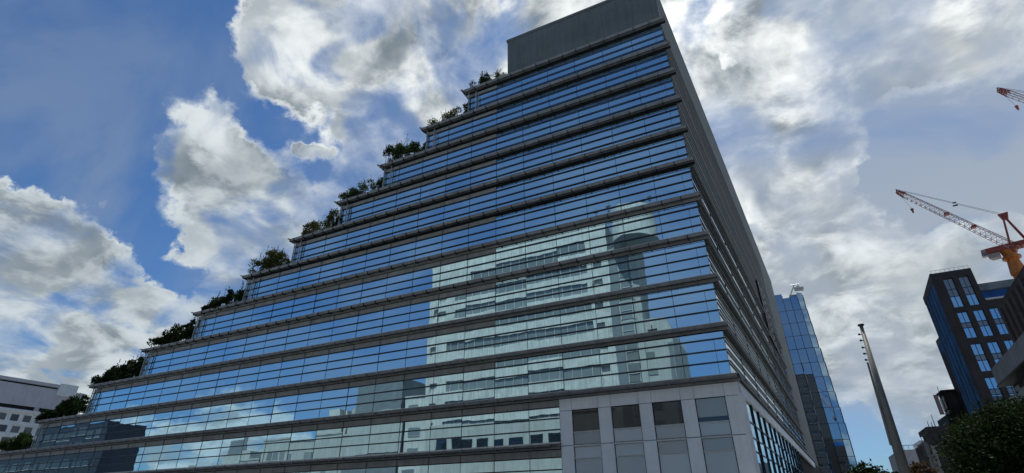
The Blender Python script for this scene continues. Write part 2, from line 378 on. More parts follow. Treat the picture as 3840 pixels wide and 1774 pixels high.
# raised near-black box, its colour standing for the slot's shade; small balconies
MB().fbox(FS, 49, 58.5, .10, .34, 27.4, 37.6).build('slot_shade_box', M_void, OB)
for j in range(11):
    z0 = 27.6 + j * 1.3
    fr = MB(); fr.fbox(FS, 49.3, 56.8, .34, .42, z0, z0 + .10); fr.fbox(FS, 49.3, 49.5, .34, .42, z0 + .1, z0 + .9); fr.fbox(FS, 56.6, 56.8, .34, .42, z0 + .1, z0 + .9)
    fr.fbox(FS, 52.9, 53.1, .34, .42, z0 + .1, z0 + .6)
    if j < 8: fr.build('balcony_frame', M_cap, OB)

# ---- white clad base at the corner
z0b = 9.3 + 1.6
b = MB(); b.box(BASE_L, BASE_R - .06, -.12, .10, z0b + .02, z0b + .14); b.fbox(FS, .2, 88, .28, .40, z0b + .02, z0b + .14); b.build('cornice', M_ledge, OB)
MB().box(BASE_L - .02, .62, -.62, -.05, ZK[10] + .10, ZK[10] + .34).build('cornice', M_dark, OB)
MB().fbox(FS, .5, 88, .10, .55, z0b + .20, z0b + .46).build('cornice', M_dark, OB)
PX = [-14.53, -13.39, -11.02, -9.89, -7.51, -6.45, -4.13, -3.05, -.78, .36]
rows = [(9.88, 10.87), (7.03, 9.86), (3.2, 7.0), (.2, 3.17)]
for i in range(9):
    a, c = PX[i] + .015, PX[i + 1] - .015
    pier = i % 2 == 0
    for j, (za, zc) in enumerate(rows):
        if pier or j == 0:
            o = MB().box(a, c, -.06, .08, za + .012, zc - .012).build('cladding_panel', M_white, OB)
    if not pier:
        for j, (za, zc) in enumerate(((7.03, 9.86), (3.9, 6.92), (.4, 3.6))):
            wn_ = MB().box(a, c, .10, .16, za, zc).build('window', M_joint, OB)
            pl = za + 1.02 if j == 0 else zc - .92
            if j == 0:
                up = (pl + .06, zc - .04); lw = (za + .06, pl - .02)
                MB().box(a + .04, c - .04, .06, .09, lw[0], lw[1]).build('lower_panel', M_pale, wn_)
                gm = M_pale if i == 7 else M_glassd
                if i == 7:
                    MB().box(a + .04, c - .04, .06, .09, up[0] + .34, up[1]).build('blind', M_pale, wn_)
                    MB().box(a + .04, c - .04, .08, .095, up[0], up[0] + .33).build('glass_pane', M_glassd, wn_)
                else: MB().box(a + .04, c - .04, .06, .09, up[0], up[1]).build('glass_pane', M_glassd, wn_)
                MB().box(a, c, -.01, .09, pl - .02, pl + .05).build('transom', M_cap, wn_)
                MB().box(a, c, -.02, .09, za - .05, za + .01).build('sill', M_cap, wn_)
            else:
                MB().box(a + .04, c - .04, .06, .09, pl + .03, zc - .04).build('upper_panel', M_pale, wn_)
                MB().box(a + .04, c - .04, .065, .09, za + .04, pl - .03).build('glass_pane', M_pale, wn_)
                MB().box(a, c, -.01, .09, pl - .03, pl + .03).build('transom', M_cap, wn_)
                MB().box(a, c, -.02, .09, zc - .02, zc + .06).build('lintel', M_cap, wn_)
MB().box(BASE_L, BASE_R - .02, .10, .12, 0, z0b).build('base_backing', M_joint, OB)
# side of the base: white band, window grid, recess
zs0, zs1 = 10.05, 10.98
seg = [.38] + [.38 + 7.6 * i for i in range(1, 12)]
for i in range(len(seg) - 1): MB().fbox(FS, seg[i] + .012, seg[i + 1] - .012, .10, .38, zs0, zs1).build('band_panel', M_white, OB)
MB().fbox(FS, -.02, 2.2, .20, .36, 0, zs0 - .02).build('corner_panel', M_white, OB)
MB().fbox(FS, 2.2, 49.0, .06, .12, 0, zs0).build('base_backing', M_joint, OB)
zr = [1.5, 4.1, 6.1, 7.15, 8.35, 10.0]
for i in range(12):
    s0, s1 = 2.25 + i * 3.9, 2.25 + (i + 1) * 3.9
    for j in range(5):
        o = MB().fbox(FS, s0 + .06, s1 - .06, .14, .18, zr[j] + .05, zr[j + 1] - .05)
        P0 = (SD.x * s0, SD.y * s0, zr[j]); o = o.build('side_pane', M_glass, OB, loc=P0); o.rotation_euler = (random.gauss(0, .002), random.gauss(0, .002), random.gauss(0, .004))
    MB().fbox(FS, s1 - .055, s1 + .055, .12, .30, 0, zs0 - .01).build('side_post', M_rail, OB)
for z in zr[1:-1]: MB().fbox(FS, 2.25, 49.0, .12, .24, z - .045, z + .045).build('side_transom', M_rail if z != 7.15 else M_mull, OB)
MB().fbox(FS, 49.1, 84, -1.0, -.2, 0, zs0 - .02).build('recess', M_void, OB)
MB().fbox(FS, 2.2, 86, .06, .10, zs0, z0b).build('base_backing', M_joint, OB)

# ------------------------------------------------------------------ terrace planting
def shrub(x0, x1, y0, y1, z, h, nleaf, label, lm, spiky=.4, group='shrubs growing on the terraces', prof=None, lsize=.20, stems=8):
    o = root('shrub', label, 'shrub', group=group); nleaf = int(nleaf * 2.4)
    f = MB(); st = MB(); cx = (x0 + x1) / 2
    clumps = []
    nc = max(6, int((x1 - x0) * 5.0))
    for i in range(nc):
        u = random.random(); x = x0 + (x1 - x0) * u; hh = h * (prof(u) if prof else (.55 + .45 * math.sin(math.pi * min(1, u + .1))))
        r = .25 + .3 * random.random(); y = random.uniform(y0, y1)
        clumps.append((Vector((x, y, z + hh * random.uniform(.12, .82))), r * (.8 + .25 * h / 2), hh))
    per = nleaf // nc
    for c, r, hh in clumps:
        for j in range(per):
            d = Vector((random.gauss(0, 1), random.gauss(0, 1), random.gauss(0, .8)));
            if d.length < .01: continue
            d.normalize(); p = c + d * r * random.uniform(.3, 1.0) ; p.z = max(p.z, z)
            dd = (d + Vector((0, 0, .5)) + Vector((random.gauss(0, .5), random.gauss(0, .5), random.gauss(0, .5)))).normalized()
            f.leaf(p, dd, lsize * random.uniform(.6, 1.4), .32)
        st.tube((c.x + random.gauss(0, .15), c.y, z - .02), c, .03, .012, 4, False)
    for j in range(int(stems * spiky * 3)):      # upright shoots that break the outline
        c, r, hh = random.choice(clumps); tip = Vector((c.x + random.gauss(0, .35), c.y, z + hh * random.uniform(.85, 1.2)))
        st.tube(c, tip, .012, .005, 3, False); n = int((tip - c).length / .09) + 2
        for q in range(n):
            p = c.lerp(tip, q / n); dd = ((tip - c).normalized() + Vector((random.gauss(0, .8), random.gauss(0, .8), random.gauss(0, .3)))).normalized(); f.leaf(p, dd, lsize * random.uniform(.6, 1.1), .25)
    f.build('foliage', lm, o); st.build('stem', M_bark, o)
    return o
T = lambda k, a, b_: (-LK[k] + (LK[k] - (LK[k - 1] if k else 19.5)) * a, -LK[k] + (LK[k] - (LK[k - 1] if k else 19.5)) * b_)
up = lambda u: .35 + .65 * min(1, u * 1.3); hump = lambda u: .4 + .6 * math.sin(math.pi * u) ; fall = lambda u: .5 + .5 * math.sin(math.pi * min(1, u * .8 + .25))
S = [  # terrace, from, to, height, leaves, material, spiky, profile, leaf, label
 (0, .18, .62, 1.7, 520, M_leafd, .9, hump, .20, 'sparse spiky shrub on the topmost terrace beside the slab tower wall'),
 (0, .72, .98, 1.0, 180, M_leafb, .5, fall, .17, 'small low shrub touching the foot of the slab tower'),
 (1, .14, .95, 1.7, 1300, M_leafb, .9, hump, .17, 'feathery shrub with thin shoots on the second terrace from the top'),
 (2, .12, .98, 2.4, 2400, M_leaf, .8, fall, .20, 'tall bushy evergreen shrub on the third terrace from the top'),
 (3, .08, 1.0, 1.75, 1900, M_leaf, .7, up, .19, 'low mixed shrub on the fourth terrace from the top'),
 (4, .16, 1.0, 2.1, 2600, M_leafb, 1.0, up, .18, 'shrub with pale feathery tips on the fifth terrace from the top'),
 (5, .12, .98, 2.3, 3200, M_leafb, 1.1, hump, .20, 'broad olive shrub with reddish fans of shoots on the sixth terrace from the top'),
 (6, .18, 1.0, 2.0, 3000, M_leafd, .5, up, .24, 'dark rounded tree-like shrub on the seventh terrace from the top'),
 (7, .10, 1.0, 2.3, 3200, M_leafd, .5, up, .26, 'dark leafy shrub with spreading branches on the eighth terrace from the top'),
 (8, .02, 1.0, 2.5, 3800, M_leafd, .6, up, .27, 'dense dark shrub with ragged left edge on the ninth terrace from the top'),
 (9, .02, .99, 2.4, 4000, M_leafd, .5, up, .28, 'dark shrub spilling over the ledge of the tenth terrace from the top'),
 (10, .45, .97, 2.0, 2600, M_leaf, .4, hump, .28, 'green bush on the lowest visible terrace in front of the white hospital-like block'),
]
S[-1] = S[-1][:-1] + ('green bush on the lowest visible terrace in front of the pale tiled block',)
for k, a, c, h, nl, lm, sp, pf, ls, lab in S:
    xa, xb = T(k, a, c); shrub(xa, xb, -.72, .9, ZK[k] + .38, h * 1.45, nl, lab, lm, sp, prof=pf, lsize=ls, stems=10)
ORD = ['second', 'third', 'fourth', 'fifth', 'sixth', 'seventh', 'eighth', 'ninth', 'tenth']
for k in range(1, 10):     # climbing greenery hanging beside each storey's end wall
    xe = -LK[k - 1] + .45
    shrub(xe - .9, xe - .05, .0, 1.6, ZK[k] + .3, 3.4, 900, 'dark climbing greenery on the end wall rising from the %s terrace from the top' % ORD[k - 1], M_leafd, .2, 'climbers on the end walls', lambda u: .4 + .6 * u, .22, 3)

# ------------------------------------------------------------------ OPPOSITE SIDE OF THE STREET (seen mirrored in the glass)
Yf = -50.0
M_cream = mat('cream_render', (.54, .56, .53), .8, 0, .12, .5, .25)
M_creamg = mat('grey_render', (.40, .42, .40), .8, 0, .08, .5, .15)
M_greyb = mat('blue_grey_panel', (.17, .20, .22), .7, 0, .08, .5)
M_glz = glass('opposite_glass', (.20, .225, .22), (.8, .9, 1), .04, .05)
CB = root('commercial_block', 'cream commercial block with strip windows and round drum, mirrored in the glass facade', 'building')
MB().box(-64, -22.3, -72, Yf - .5, 0, 56.3).build('wall', M_cream, CB)
b = MB()
for zz, h in [(55.2, 1.3), (52.3, 2.4)]: pass
MB().box(-64.2, -22.2, Yf - .5, Yf - .02, 52.2, 56.5).build('spandrel_band', M_cream, CB)
fl = [48.6, 44.5, 40.4, 36.3, 32.2, 28.1, 24.0, 19.9, 15.8]
for i, z in enumerate(fl):
    lo, hi = z + (1.0 if i % 2 else .7), (52.2 if i == 0 else fl[i - 1]) 
    # solid band below each strip window
    MB().box(-64.2, -22.2, Yf - .5, Yf - .02, z - 1.1, z + .9).build('spandrel_band', M_cream, CB)
    if i: MB().box(-61.2, -58.8, Yf - .5, Yf, z + .9, fl[i - 1] - 1.1).build('pier', M_cream, CB)
    top = (52.2 if i == 0 else fl[i - 1] - 1.1)
    MB().box(-54.6 if i == 0 else -64.2, -54.4 if i == 0 else -63.2, Yf - .5, Yf - .01, z + .9, top).build('pier', M_cream, CB)
    if i == 0: MB().box(-64.2, -54.6, Yf - .5, Yf - .02, z + .9, top).build('pier', M_cream, CB)
    MB().box(-26.4, -25.4 if i else -22.2, Yf - .5, Yf - .01, z + .9, top).build('pier', M_cream, CB)
    if i: MB().box(-23.6, -22.2, Yf - .5, Yf - .01, z + .9, top).build('pier', M_cream, CB)
    wb = MB().box(-58.8, -26.4, Yf - .48, Yf - .30, z + .9, top).build('strip_window', M_glz, CB)
    fm = MB()
    for x in range(-58, -26, 2): fm.box(x - .05, x + .05, Yf - .30, Yf - .2, z + .9, top)
    fm.build('window_mullion', M_cap, wb)
for z in [fl[2] + 4.1 - 1.1]: pass
b = MB()
for i in range(34): b.tube((-63 + i * 1.2, Yf - .3, 56.5), (-63 + i * 1.2, Yf - .3, 57.5), .03, None, 4)
b.box(-64, -22.5, Yf - .33, Yf - .27, 57.45, 57.52); b.build('roof_railing', M_post, CB)
b = MB(); b.box(-64.2, -22.2, Yf - .02, Yf + .10, 0, 18.2); b.build('lower_facade', M_creamg, CB)
for i_ in range(9): MB().box(-60 + i_ * 4.0, -57.2 + i_ * 4.0, Yf + .10, Yf + .14, 12.6, 15.4).build('strip_window', M_glassd, CB)
# drum and stair shaft
b = MB(); b.tube((-16.2, -50.6, 50.2), (-16.2, -50.6, 57.0), 4.6, 4.6, 40); b.build('drum', M_cream, CB, smooth=False)
b = MB(); b.tube((-16.2, -50.6, 49.0), (-16.2, -50.6, 50.2), 3.6, 4.75, 40); b.build('drum_soffit', M_greyb, CB)
MB().box(-22.3, -17.0, -58, -50.6, 0, 50).build('stair_shaft', M_creamg, CB)
for j in range(12):
    z = 4 + j * 3.9
    w_ = MB().box(-20.4, -18.2, -50.6, -50.52, z, z + 3.4).build('stair_window', M_glz, CB)
    MB().box(-20.45, -20.35, -50.52, -50.40, z, z + 3.4).box(-18.25, -18.15, -50.52, -50.40, z, z + 3.4).box(-20.35, -18.25, -50.52, -50.42, z + 1.6, z + 1.7).build('stair_frame', M_cap, w_)
MB().box(-22.32, -20.6, -50.6, -50.3, 0, 48).build('shaft_panel', M_greyb, CB)
for i, x in enumerate((-30.5, -24.5, -21.6, -18, -14, -12.5)):
    b = MB(); hh = 3 + (i * 7 % 3); z0 = 57.0 if x > -20.7 else 56.5
    b.tube((x, -51.5, z0), (x, -51.5, z0 + hh), .06, .03, 5); b.box(x - .5, x + .5, -51.55, -51.45, z0 + hh * .7, z0 + hh * .76); b.box(x - .3, x + .3, -51.55, -51.45, z0 + hh * .5, z0 + hh * .55); b.build('roof_antenna', M_dark, CB)
# bank block with its lettering
BK = root('bank_building', 'grey bank block with large lettering beside the round drum, mirrored in the glass', 'building')
b = MB(); b.v = [(x, y, z) for y in (-51.2, -66) for x, z in ((-12.0, 0), (-12.0, 31.6), (-13.2, 35), (-17.6, 35), (-20.5, 33.5), (-20.5, 0))]; n = 6
b.f = [(0, 1, 2, 3, 4, 5), (11, 10, 9, 8, 7, 6)] + [(i, i + 6, (i + 1) % 6 + 6, (i + 1) % 6) for i in range(6)]
b.build('wall', M_creamg, BK)
MB().box(-12.9, -12.1, -51.2, -51.05, 0, 29.8).build('edge_pilaster', M_greyb, BK)
for z in (28.2, 25.2, 22.2, 19, 16, 13): MB().box(-17.0, -15.4, -51.2, -51.1, z - .9, z + .3).build('window', M_glz, BK)
try:
    cu = bpy.data.curves.new('sign_lettering', 'FONT'); cu.body = '\u5341\u516b\u9280\u884c'; cu.size = 2.2; cu.extrude = .06
    so_ = bpy.data.objects.new('sign_lettering', cu); COL.objects.link(so_); so_.location = (-14.4, -51.08, 31.9); so_.rotation_euler = (R(90), 0, R(180)); cu.materials.append(M_dark)
    dg = bpy.context.evaluated_depsgraph_get(); me = bpy.data.meshes.new_from_object(so_.evaluated_get(dg)); mw = so_.matrix_world.copy()
    lo_ = bpy.data.objects.new('sign_lettering', me); COL.objects.link(lo_); lo_.location = so_.location; lo_.rotation_euler = so_.rotation_euler; bpy.data.objects.remove(so_)
    lo_.name = 'sign_lettering'; lo_.parent = BK
except Exception as ex: print('text', ex)
# further blocks along the street
def simple_block(name, label, x0, x1, y0, y1, z1, wm, wins, wmat=None, depth=.25, extra=None):
    o = root(name, label, 'building'); MB().box(x0, x1, y0, y1, 0, z1).build('wall', wm, o)
    for (a, c, za, zc) in wins:
        w_ = MB().box(a, c, y1 - .05, y1 + .04, za, zc).build('window', wmat or M_glz, o)
        MB().box(a - .08, c + .08, y1 + .0, y1 + .1, za - .12, za - .02).build('window_sill', M_cap, w_)
    MB().box(x0 - .1, x1 + .1, y1 - .3, y1 + .12, z1, z1 + .35).build('parapet', wm, o)
    return o
simple_block('panel_building', 'blue grey blank panelled building mirrored in the glass beside the cream block', -84.4, -70.2, -75, Yf, 29.2, M_greyb, [(-72.4, -71.6, 24.2, 28.6)])
o = simple_block('narrow_building', 'narrow pale building with square windows mirrored between the cream and panelled blocks', -69.8, -64.6, -72, Yf - .6, 24.6, M_cream, [(-68.8, -66.2, z, z + 1.5) for z in (21.6, 17.4, 13.4, 9.2)])
MB().box(-84.42, -70.1, Yf, Yf + .12, 14.0, 22.5).build('lower_facade', M_creamg, o)
o = simple_block('rooftop_building', 'grey office with a round rooftop tank and grouped windows, mirrored low in the glass', -110, -84.7, -76, Yf - .4, 18.2, M_creamg, [(x, x + 1.7, 13.6, 15.6) for x in (-108, -106, -104, -98, -96)] + [(x, x + 1.7, 9.6, 11.6) for x in (-108, -106, -104, -98, -96, -91)])
MB().tube((-87.4, -54, 18.2), (-87.4, -54, 24.6), 1.25, 1.25, 18).build('roof_tank', M_creamg, o); MB().box(-96, -88.9, -62, -53, 18.2, 22.6).build('penthouse', M_creamg, o)
MB().box(-92, -89.1, -56, -52.2, 22.6, 24.3).build('penthouse', M_cream, o)
o = simple_block('stepped_building', 'low stepped beige building with a rooftop sign frame, mirrored at the bottom of the glass', -136, -110.5, -74, Yf - .2, 13.9, M_creamg, [(x, x + 2.2, 8.4, 10.6) for x in (-134, -131, -128, -124, -120, -116)])
MB().box(-126, -116, -66, -52, 13.9, 16.4).build('penthouse', M_creamg, o); b = MB(); b.box(-125, -118, -52.3, -52.1, 16.4, 19.8)
b.build('roof_sign', M_greyb, o)
simple_block('dark_office', 'dark blue glass office at the far left end, mirrored in the lowest storeys', -330, -176, -60, Yf + 1, 28, mat('navy_wall', (.012, .017, .03), .5), [(x, x + 4.0, z, z + 2.2) for x in range(-328, -178, 5) for z in (4, 8, 12, 16, 20, 24)], M_glassd)

simple_block('brown_office_tower', 'tall dark brown office tower mirrored in the lower half of the curved glass tower', 8, 54, -104, -74, 86, mat('brown_tower_wall', (.05, .048, .05), .6), [(x, x + 2.6, z, z + 2.2) for x in range(10, 44, 4) for z in range(6, 80, 6)], M_glassd)
# ------------------------------------------------------------------ GLASS TOWER down the side street
GT = root('glass_tower', 'tall curved blue glass tower rising behind the stepped office block', 'building')
M_tg = glass('tower_glass', (.012, .018, .03), (.42, .58, .72), .6, .16, .3)
arc = []
cxx, cyy, ra, rb = 6.5, 158.0, 12.0, 13.5
ax, ay = -7.0, 144.6
for dgr in (-2, -1, -1, 0, 0, 0, 1, 1, 1, 2, 2, 3, 5, 40, 85):
    arc.append((ax, ay)); ax += 2.55 * math.cos(R(dgr)); ay += 2.55 * math.sin(R(dgr))
arc.append((ax, ay)); off_ = 18.9 - max(p[0] for p in arc); arc = [(x + off_, y) for x, y in arc]
def scaled(s_): return [(cxx + (x - cxx) * s_, cyy + (y - cyy) * s_) for x, y in arc]
SL = lambda li: 1.0 - .012 * max(0, li - 4) - (.012 if li >= 10 else 0)
TR = [(0, 48.8, .95), (48.8, 66.5, .90)]
for (za, zb_, s_) in TR:
    pl = scaled(s_ - .02); MB().prism(pl + [(pl[-1][0], cyy + 22), (pl[0][0], cyy + 22)], za, zb_ - .3).build('tower_core', M_void, GT)
levels = [3.0 + 4.6 * i for i in range(10)] + [49.0, 53.4, 57.8, 62.2, 67.6]
for li in range(len(levels) - 1):
    za, zb_ = levels[li], levels[li + 1]; s_ = SL(li)
    pl = scaled(s_)
    for i in range(len(pl) - 1):
        (xa, ya), (xb, yb) = pl[i], pl[i + 1]; c = Vector(((xa + xb) / 2, (ya + yb) / 2, (za + zb_) / 2)); w = math.hypot(xb - xa, yb - ya); ang = math.atan2(yb - ya, xb - xa)
        zt_ = zb_ - .12 + (.9 * math.sin(i * 2.1) if li == len(levels) - 2 else 0)
        piece('pane', ('gt', li, i), lambda q, w=w, h=zt_ - za: q.box(-w / 2 + .03, w / 2 - .03, -.03, .03, 0, h), M_tg, GT, (c.x, c.y, za), (random.gauss(0, .002), random.gauss(0, .001), ang + random.gauss(0, .003)))
for i in range(len(arc)):
    b = MB()
    for li in range(len(levels) - 1):
        x, y = scaled(SL(li))[i]; n_ = Vector((x - cxx, y - cyy, 0)).normalized() * .12
        b.tube((x + n_.x, y + n_.y, levels[li]), (x + n_.x, y + n_.y, levels[li + 1]), .08, None, 4)
    b.build('tower_mullion', M_dark, GT)
for z in levels[1:-1]:
    s_ = SL(levels.index(z)) + .001; pl = scaled(s_); b = MB()
    for i in range(len(pl) - 1):
        (xa, ya), (xb, yb) = pl[i], pl[i + 1]; b.tube((xa, ya - .05, z - .05), (xb, yb - .05, z - .05), .10 if z != 49.0 else .22, None, 4)
    b.build('tower_transom', M_rail, GT)
for j in range(9):
    z = 6 + j * 4.5; x, y = scaled(1.0)[11]; MB().box(x - .02, x + .14, y - .5, y - .1, z, z + 2.8).build('light_fin', M_post, GT)
# window-cleaning gondola
GD = root('cleaning_gondola', 'window cleaning gondola hanging from a davit arm on top of the glass tower', 'gondola')
b = MB(); b.tube((13.0, 147, 66.5), (15.4, 144.6, 70.2), .22, .16, 6); b.tube((14.2, 144.9, 70.3), (17.0, 144.2, 70.1), .16, .12, 6); b.build('davit_arm', M_post, GD)
b = MB(); b.hexa([(15.2, 143.4, 68.0), (17.7, 143.4, 67.7), (17.7, 144.8, 67.7), (15.2, 144.8, 68.0), (15.0, 143.2, 68.9), (17.9, 143.2, 68.6), (17.9, 145.0, 68.6), (15.0, 145.0, 68.9)]); b.build('basket', M_post, GD)
b = MB(); b.tube((16.4, 144.2, 68.7), (16.4, 144.2, 70.2), .05, None, 4); b.box(15.9, 16.9, 144.0, 144.3, 69.3, 69.45); b.build('hanger', M_dark, GD)

# ------------------------------------------------------------------ DARK BUILDING with blue netting, right side of the street
DB = root('tower_under_construction', 'dark brown building with paired windows and blue netting over its street side', 'building')
M_brown = mat('dark_brown_tile', (.032, .028, .028), .6, 0, .2, .6, .2)
M_blue = mat('blue_netting', (.006, .15, .42), .7, 0, .45, .25, .5)
M_bluel = mat('blue_sheet', (.010, .10, .36), .6, 0, .3, .4, .2)
M_win = glass('blue_window', (.03, .10, .17), (.45, .75, 1.0), .62, .05, .8)
M_wing = glass('grey_window', (.12, .15, .17), (.7, .8, .9), .14, .1)
y0 = 42.0; x0 = 25.7; FD = ((x0, y0), (SD.x, SD.y), (-SN.x, -SN.y))
colx = [(26.74, 27.86), (28.48, 29.58), (30.2, 31.35), (32.0, 33.1), (33.8, 34.9), (35.6, 36.7)]
grp = [(26.3, 27.86, 28.9, 30.45), (22.05, 23.45, 24.15, 25.6), (17.7, 19.1, 19.8, 21.25), (13.4, 14.8, 15.5, 16.9), (9.1, 10.5, 11.2, 12.6), (4.8, 6.2, 6.9, 8.3)]
def vwall(b, xs, z0, z1, y): pass
# wall face as piers and beams round real openings
edges = [x0] + [v for c in colx for v in c] + [46.0]
for i in range(0, len(edges), 2):
    xa, xb = edges[i], edges[i + 1]; topz = 31.45 if xb <= 30.25 else 26.75
    MB().box(xa, xb, y0, y0 + .4, 0, topz).build('pier', M_brown, DB)
for ci, (xa, xb) in enumerate(colx):
    topz = 31.45 if xb < 30 else 26.75; gs = [g for g in grp if g[3] < topz]
    zz = topz
    for g in gs:
        MB().box(xa, xb, y0, y0 + .4, g[3], zz).build('beam', M_brown, DB); zz = g[0]
        wn_ = MB().box(xa, xb, y0 + .30, y0 + .36, g[0], g[3]).build('window', M_dark, DB)
        xm = (xa + xb) / 2
        for (pa, pb) in ((xa + .03, xm - .04), (xm + .04, xb - .03)):
            up_m = M_wing if (g is grp[0]) else M_win
            MB().box(pa, pb, y0 + .26, y0 + .29, g[2] + .05, g[3] - .03).build('window_pane', up_m, wn_)
            MB().box(pa, pb, y0 + .26, y0 + .29, g[1] + .05, g[2] - .05).build('window_pane', M_wing, wn_)
            MB().box(pa, pb, y0 + .26, y0 + .29, g[0] + .03, g[1] - .05).build('window_pane', M_win, wn_)
    MB().box(xa, xb, y0, y0 + .4, 0, zz).build('beam', M_brown, DB)
MB().prism([(x0 + .02, y0 + .4), (30.24, y0 + .4), (30.24 + .7, y0 + 11), (x0 + .78, y0 + 11)], 0, 31.4).build('core', M_brown, DB)
MB().box(30.26, 70, y0 + .4, y0 + 30, 0, 26.7).build('core', M_brown, DB)
MB().box(30.26, 46, y0 + 1.0, y0 + 30, 26.7, 28.2).build('blue_sheeting', M_bluel, DB)
MB().box(30.26, 46, y0 - .1, y0 + .9, 26.72, 26.95).build('ledge_coping', M_cap, DB)
MB().box(30.26, 70, y0 + .3, y0 + 30, 28.2, 29.15).build('roof_parapet', mat('weathered_parapet', (.16, .2, .22), .7, 0, .3, 1), DB)
MB().fbox(FD, .3, 10.9, 0.0, .10, 2, 30.4).build('netting_panel', M_blue, DB)
MB().fbox(FD, .0, 11.0, -.02, .14, 30.4, 31.5).build('parapet_side', M_brown, DB)
MB().fbox(FD, .0, .3, -.02, .14, 0, 30.4).build('corner_pier', M_brown, DB)
b = MB()
for j in range(0, 12, 3): b.fbox(FD, .3, 10.9, .10, .14, 3 + j * 2.3, 3.06 + j * 2.3)
for j in range(5): b.fbox(FD, .5 + j * 2.3, .58 + j * 2.3, .10, .14, 2, 30.4)
b.build('scaffold_tube', M_dark, DB)
b = MB()
for j in range(9): b.tube((25.8 + j * .53, y0 + .1, 31.45), (25.8 + j * .53, y0 + .1, 31.9), .02, None, 4)
b.box(25.7, 30.1, y0 + .08, y0 + .12, 31.86, 31.9); b.build('roof_rail', M_cap, DB)

# ------------------------------------------------------------------ CRANES
M_or = mat('crane_orange', (.55, .17, .03), .5, 0, .2, 1.5, .15)
M_rd = mat('crane_red', (.34, .075, .05), .5, 0, .2, 1.5)
M_wt = mat('crane_white', (.50, .40, .38), .5, 0, .2, 1.5)
def lattice(b, p, q, w0, w1, n, r=.06, up=Vector((0, 0, 1)), braces=True, tri=False):
    p = Vector(p); q = Vector(q); d = (q - p).normalized(); s_ = d.cross(up).normalized(); u = s_.cross(d).normalized()
    def ring(t_):
        w = w0 + (w1 - w0) * t_; c = p.lerp(q, t_)
        return [c + s_ * w / 2 + u * w / 2, c - s_ * w / 2 + u * w / 2, c - s_ * w / 2 - u * w / 2, c + s_ * w / 2 - u * w / 2]
    prev = ring(0)
    for i in range(1, n + 1):
        cur = ring(i / n)
        for j in range(4):
            b.tube(prev[j], cur[j], r, None, 4, False)
            if braces: b.tube(prev[j], cur[(j + 1) % 4], r * .6, None, 3, False); b.tube(cur[j], cur[(j + 1) % 4], r * .6, None, 3, False)
        prev = cur
    return b
